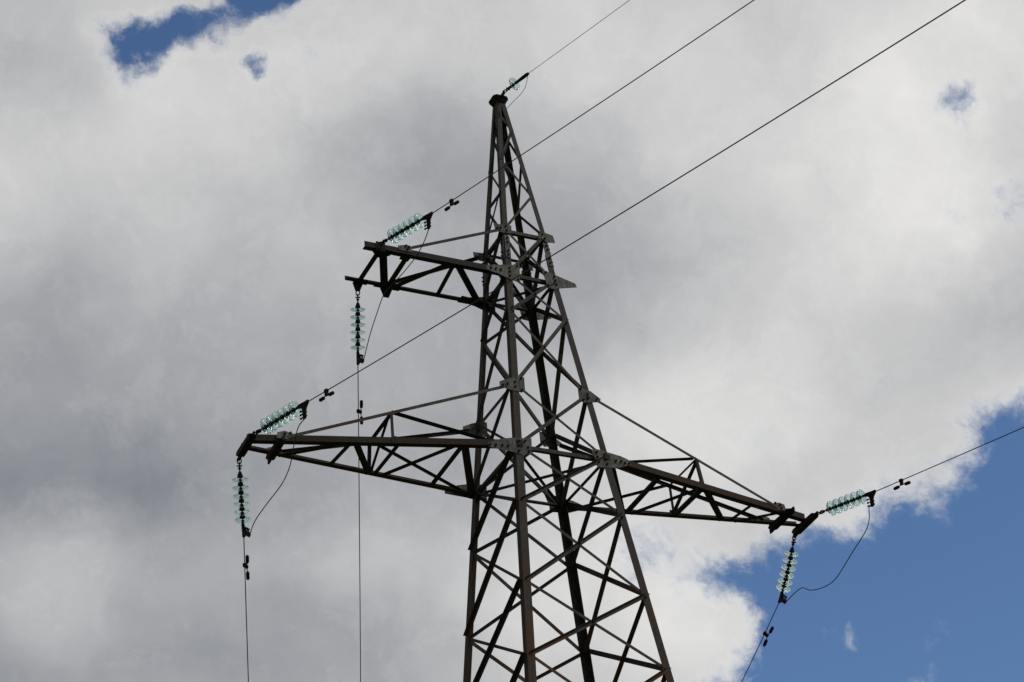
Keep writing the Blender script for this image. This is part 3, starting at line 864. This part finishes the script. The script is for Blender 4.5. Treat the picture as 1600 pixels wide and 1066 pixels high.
def shackle(root, p, q):
    """link of two rings and an eye between plate and first cap"""
    p, q = V(p), V(q)
    ax, u, v = frame(q - p)
    L = (q - p).length
    bm = bmesh.new()

    def ring(c, a, b, ra, rb, r=.010):
        pts = [c + a * ra * math.cos(k * math.pi / 8) + b * rb * math.sin(k * math.pi / 8) for k in range(17)]
        tube(bm, pts, r, 7)
    ring(p + ax * .035, ax, u, .055, .034, .011)
    ring(p + ax * .115, ax, v, .050, .030, .011)
    cyl(bm, p + ax * .125 - u * .045, p + ax * .125 + u * .045, .014, 8)
    cyl(bm, p + ax * .15, q, .013, 8)
    cyl(bm, p + ax * .155, p + ax * .18, .028, 8)
    local_part('shackle', bm, M_FITTING, root)


def clamp(root, p, d, tail, size=1.0, bolts=3):
    """bolted dead-end clamp: body along the wire, tail channel turned down along 'tail' with U-bolts"""
    p, d = V(p), V(d).normalized()
    t = V(tail)
    t = (t - d * t.dot(d) * .55).normalized()
    side = d.cross(t).normalized()
    tn = side.cross(t).normalized()
    bm = bmesh.new()
    k = size
    cyl(bm, p, p + d * .09 * k, .028 * k, 10)
    perp = side.cross(d).normalized()
    if perp.dot(t) < 0:
        perp = -perp
    box(bm, p + d * .15 * k, d * .075 * k, side * .022 * k, perp * .036 * k)
    # fan shaped cheek from body to tail
    a = p + d * .13 * k
    b = p + d * .37 * k
    prism(bm, [a - perp * .03 * k - side * .02 * k, b - perp * .035 * k - side * .02 * k, b + perp * .012 * k - side * .02 * k, p + d * .285 * k + t * .11 * k - side * .02 * k, p + d * .265 * k + t * .30 * k - side * .02 * k, p + d * .200 * k + t * .30 * k - side * .02 * k, p + d * .195 * k + t * .10 * k - side * .02 * k, a + perp * .04 * k - side * .02 * k], side * .04 * k)
    o = local_part('tension_clamp', bm, M_FITTING, root)
    for i in range(bolts):
        bm = bmesh.new()
        c = p + d * .235 * k + t * (.115 + .072 * i) * k
        cyl(bm, c - d * .12 * k, c + d * .065 * k, .0125 * k, 8)
        cyl(bm, c - d * .125 * k, c - d * .095 * k, .021 * k, 6)
        cyl(bm, c + d * .045 * k, c + d * .062 * k, .021 * k, 6)
        ob = link('clamp_bolt', bm, M_FITTING, o)
        ob.data.transform(Matrix.Translation(-root.location))
    return p + d * .36 * k, p + d * .235 * k + t * .30 * k


def direction(az, el):
    a, e = R(az), R(el)
    return V((math.sin(a) * math.cos(e), math.cos(a) * math.cos(e), math.sin(e)))


def string(label, start, dirs, tail, pale, group, n=6, lead=0.24, single=False):
    """one string of cap-and-pin discs from 'start' following the directions"""
    root = tag(empty('insulator_string' if n > 1 else 'glass_insulator', start), label, 'insulator', group)
    p = V(start)
    d = dirs[0]
    q = p + d * lead
    shackle(root, p, q)
    p = q + d * 0.088
    for i in range(n):
        d = dirs[min(i, len(dirs) - 1)]
        add_disc(root, p, d, i in pale)
        dn = dirs[min(i + 1, len(dirs) - 1)]
        p = p + (d + dn) * .5 * PITCH
    dn = dirs[-1]
    p = p - dn * .092
    if single:
        bm = bmesh.new()
        cyl(bm, p, p + dn * .20, .030, 10)
        cyl(bm, p + dn * .12, p + dn * .22, .033, 8)
        cyl(bm, p + dn * .20, p + dn * .36, .037, 10)
        cyl(bm, p + dn * .36, p + dn * .40, .030, 10)
        local_part('tension_clamp', bm, M_FITTING, root)
        return p + dn * .38, p + dn * .39
    return clamp(root, p, dn, tail, size=0.85)


GS = 'glass insulator strings on the crossarm tips'
NEARD = {'ll': [(161.0, -3.0), (161.0, -3.0), (161.0, -3.0), (161.0, -3.0), (161.0, -3.0), (161.0, -3.0), (161.0, -3.0)], 'ul': [(162.0, -7.0), (162.0, -7.0), (162.0, -7.0), (162.0, -7.0), (162.0, -7.0), (162.0, -7.0), (162.0, -7.0)], 'rl': [(165.0, -8.0), (165.0, -8.0), (165.0, -8.0), (165.0, -8.0), (165.0, -8.0), (165.0, -8.0), (165.0, -8.0)]}
FARD = {'ll': (22.0, -46.0, -34.0), 'ul': (19.0, -40.0, -42.0), 'rl': (9.0, -42.0, -30.0)}
near_specs = {
    'll': ('teal glass insulator string angled up from the lower left crossarm tip', tip_ll_near),
    'ul': ('teal glass insulator string angled up from the upper left crossarm end', tip_ul_near),
    'rl': ('glass insulator string angled up from the lower right crossarm tip, against cloud and blue sky', tip_rl_near),
}
far_specs = {
    'll': ('teal glass insulator string hanging down from the lower left crossarm tip', tip_ll_far),
    'ul': ('glass insulator string hanging down from the upper left crossarm end', tip_ul_far),
    'rl': ('pale glass insulator string hanging from the lower right crossarm tip against blue sky', tip_rl_far),
}
ends = {}
for k, (lab, st) in near_specs.items():
    dirs = [direction(*a) for a in NEARD[k]]
    ends[k, 'near'] = string(lab, st, dirs, (0.05, .25, -1), (3, 4), GS)
for k, (lab, st) in far_specs.items():
    az, e0, e1 = FARD[k]
    dirs = [direction(az, e0 + (e1 - e0) * i / 6) for i in range(7)]
    ends[k, 'far'] = string(lab, st, dirs, {'ll': (0.101, -0.915, -0.465), 'ul': (0.065, -0.861, -0.528), 'rl': (-0.115, -0.829, -0.418)}[k], (3, 4) if k != 'rl' else (0, 1, 2, 3, 4, 5), GS)
gw_start = V((0.03, -.22, zt + .075))
ends['gw', 'near'] = string('single teal glass disc insulator on top of the pylon peak', gw_start, [direction(*(164, -3.0))] * 2, DOWN, (), None, n=1, lead=0.2, single=True)

# ------------------------------------------------------------------ conductors
WR = 0.0088


def wire(name, label, p, az, slope, curv, L, r, cat='cable', group=None, step0=.25):
    h = direction(az, 0)
    pts = []
    s = 0.0
    while s < L:
        pts.append(p + h * s + V((0, 0, slope * s + curv * s * s)))
        s += step0 + s * .06
    bm = bmesh.new()
    tube(bm, pts, r, 8)
    o = link(name, bm, M_WIRE, smooth=True)
    tag(o, label, cat, group)

    def at(s):
        return p + h * s + V((0, 0, slope * s + curv * s * s)), (h + V((0, 0, slope + 2 * curv * s))).normalized()
    return at


GC = 'conductors of the line'
ats = {}
NW = {'ll': (165.5, -0.1336, 0.00115, 105), 'ul': (165.5, -0.1337, 0.00115, 105), 'rl': (165.5, -0.1122, 0.00115, 105), 'gw': (165.5, -0.1094, 0.0008, 105)}
FW = {'ll': (19.9, -0.6745, 0.012, 24), 'ul': (19.6, -0.9004, 0.012, 24), 'rl': (1.7, -0.5095, 0.012, 24)}
for k, lab in (('ll', 'black conductor rising from the lower left crossarm across the pylon to the top right'),
               ('ul', 'black conductor rising from the upper left crossarm past the pylon peak'),
               ('rl', 'black conductor rising from the lower right crossarm to the right edge')):
    az, sl_, cv, L = NW[k]
    ats[k, 'near'] = wire('conductor', lab, ends[k, 'near'][0] - direction(az, 0) * .03, az, sl_, cv, L, WR, 'power cable', GC)
for k, lab in (('ll', 'black conductor hanging down from the lower left insulator string'),
               ('ul', 'long black conductor dropping from the upper left insulator string behind the lower arm'),
               ('rl', 'black conductor slanting down from the lower right insulator string over blue sky')):
    az, sl_, cv, L = FW[k]
    ats[k, 'far'] = wire('conductor', lab, ends[k, 'far'][0] - direction(az, -35) * .03, az, sl_, cv, L, WR, 'power cable', GC)
az, sl_, cv, L = NW['gw']
ats['gw', 'near'] = wire('ground_wire', 'thin earth wire rising from the single disc on the pylon peak', ends['gw', 'near'][0], az, sl_, cv, L, WR * .62, 'cable')

# jumpers
JUMP = {'ll': [(-5.079, -1.328, -0.621), (-5.036, -1.017, -0.726), (-4.954, -0.559, -0.892), (-4.954, -0.14, -1.013), (-5.041, 0.419, -1.127), (-5.093, 0.831, -1.222)], 'ul': [(-2.632, -1.507, 3.552), (-2.643, -1.197, 3.469), (-2.705, -0.812, 3.395), (-2.801, -0.379, 3.328), (-2.857, -0.111, 3.283), (-2.838, 0.284, 3.15), (-2.799, 0.756, 2.981)], 'rl': [(5.845, -1.614, -0.63), (5.965, -1.392, -0.747), (6.026, -1.135, -0.857), (6.04, -0.593, -1.031), (6.051, 0.037, -1.235), (5.971, 0.354, -1.272), (5.852, 0.602, -1.231), (5.74, 0.758, -1.13)], 'gw': [(0.266, -0.772, 8.663), (0.283, -0.634, 8.613), (0.245, -0.462, 8.557), (0.162, -0.26, 8.495), (0.119, -0.101, 8.46)]}
for k, lab in (('ll', 'black jumper loop sagging between the two insulator strings of the lower left crossarm'),
               ('ul', 'black jumper loop between the two insulator strings of the upper left crossarm'),
               ('rl', 'black jumper loop swinging out below the lower right crossarm')):
    a, b = ends[k, 'near'][1], ends[k, 'far'][1]
    pts = [a] + [V(p) for p in JUMP[k]] + [b]
    bm = bmesh.new()
    tube(bm, smooth_path(pts, 7), WR * 1.0, 8)
    tag(link('jumper_cable', bm, M_WIRE, smooth=True), lab, 'power cable', 'jumper loops at the crossarm tips')
bm = bmesh.new()
tube(bm, smooth_path([ends['gw', 'near'][1]] + [V(p) for p in JUMP['gw']], 7), WR * .62, 8)
tag(link('jumper_cable', bm, M_WIRE, smooth=True), 'thin bonding loop from the earth wire clamp down to the pylon peak', 'cable')

# ------------------------------------------------------------------ vibration dampers


def damper(label, at, s, drop, ls=1.0):
    p, d = at(s)
    root = tag(empty('vibration_damper', p), label, 'damper', 'stockbridge style dampers on the conductors')
    dr = V(drop)
    dr = (dr - d * dr.dot(d)).normalized()
    side = d.cross(dr)
    bm = bmesh.new()
    box(bm, p + dr * .035, d * .030, side * .020, dr * .052)
    box(bm, p - dr * .004, d * .034, side * .026, dr * .022)
    cyl(bm, p + dr * .06 - side * .035, p + dr * .06 + side * .035, .011, 8)
    local_part('clamp', bm, M_FITTING, root)
    bm = bmesh.new()
    dl = d * ls
    pts = [p + dr * .092 - dl * .20, p + dr * .088 - dl * .09, p + dr * .080, p + dr * .088 + dl * .09, p + dr * .092 + dl * .20]
    tube(bm, smooth_path(pts, 4), .008, 6)
    local_part('messenger_cable', bm, M_FITTING, root)
    for sg in (-1, 1):
        bm = bmesh.new()
        ax = (d * sg + dr * .03).normalized()
        c = p + dr * .095 + d * sg * .085 * ls
        cyl(bm, c, c + ax * .02 * ls, .022, 12, .031)
        cyl(bm, c + ax * .02 * ls, c + ax * .132 * ls, .031, 12)
        cyl(bm, c + ax * .132 * ls, c + ax * .15 * ls, .031, 12, .022)
        local_part('weight', bm, M_FITTING, root)


DMP = {('ll', 'near'): (0.54, (0.1, 0, -1), 0.8), ('ul', 'near'): (0.58, (0.1, 0, -1), 0.8), ('rl', 'near'): (0.64, (0.1, 0, -1), 0.8), ('ll', 'far'): (0.48, (0.45, 0, -1), 1.0), ('ul', 'far'): (0.7, (0.45, 0, -1), 1.0), ('rl', 'far'): (0.7, (0.45, 0, -1), 1.0)}
for k, lab in ((('ll', 'near'), 'damper on the conductor just above the lower left angled insulator string'),
               (('ul', 'near'), 'damper on the conductor beside the pylon peak'),
               (('rl', 'near'), 'damper on the conductor right of the lower right insulator string'),
               (('ll', 'far'), 'damper on the conductor below the hanging lower left insulator string'),
               (('ul', 'far'), 'damper on the conductor just above the lower left crossarm'),
               (('rl', 'far'), 'damper on the slanting conductor below the lower right crossarm')):
    s, drop, ls = DMP[k]
    damper(lab, ats[k], s, drop, ls)
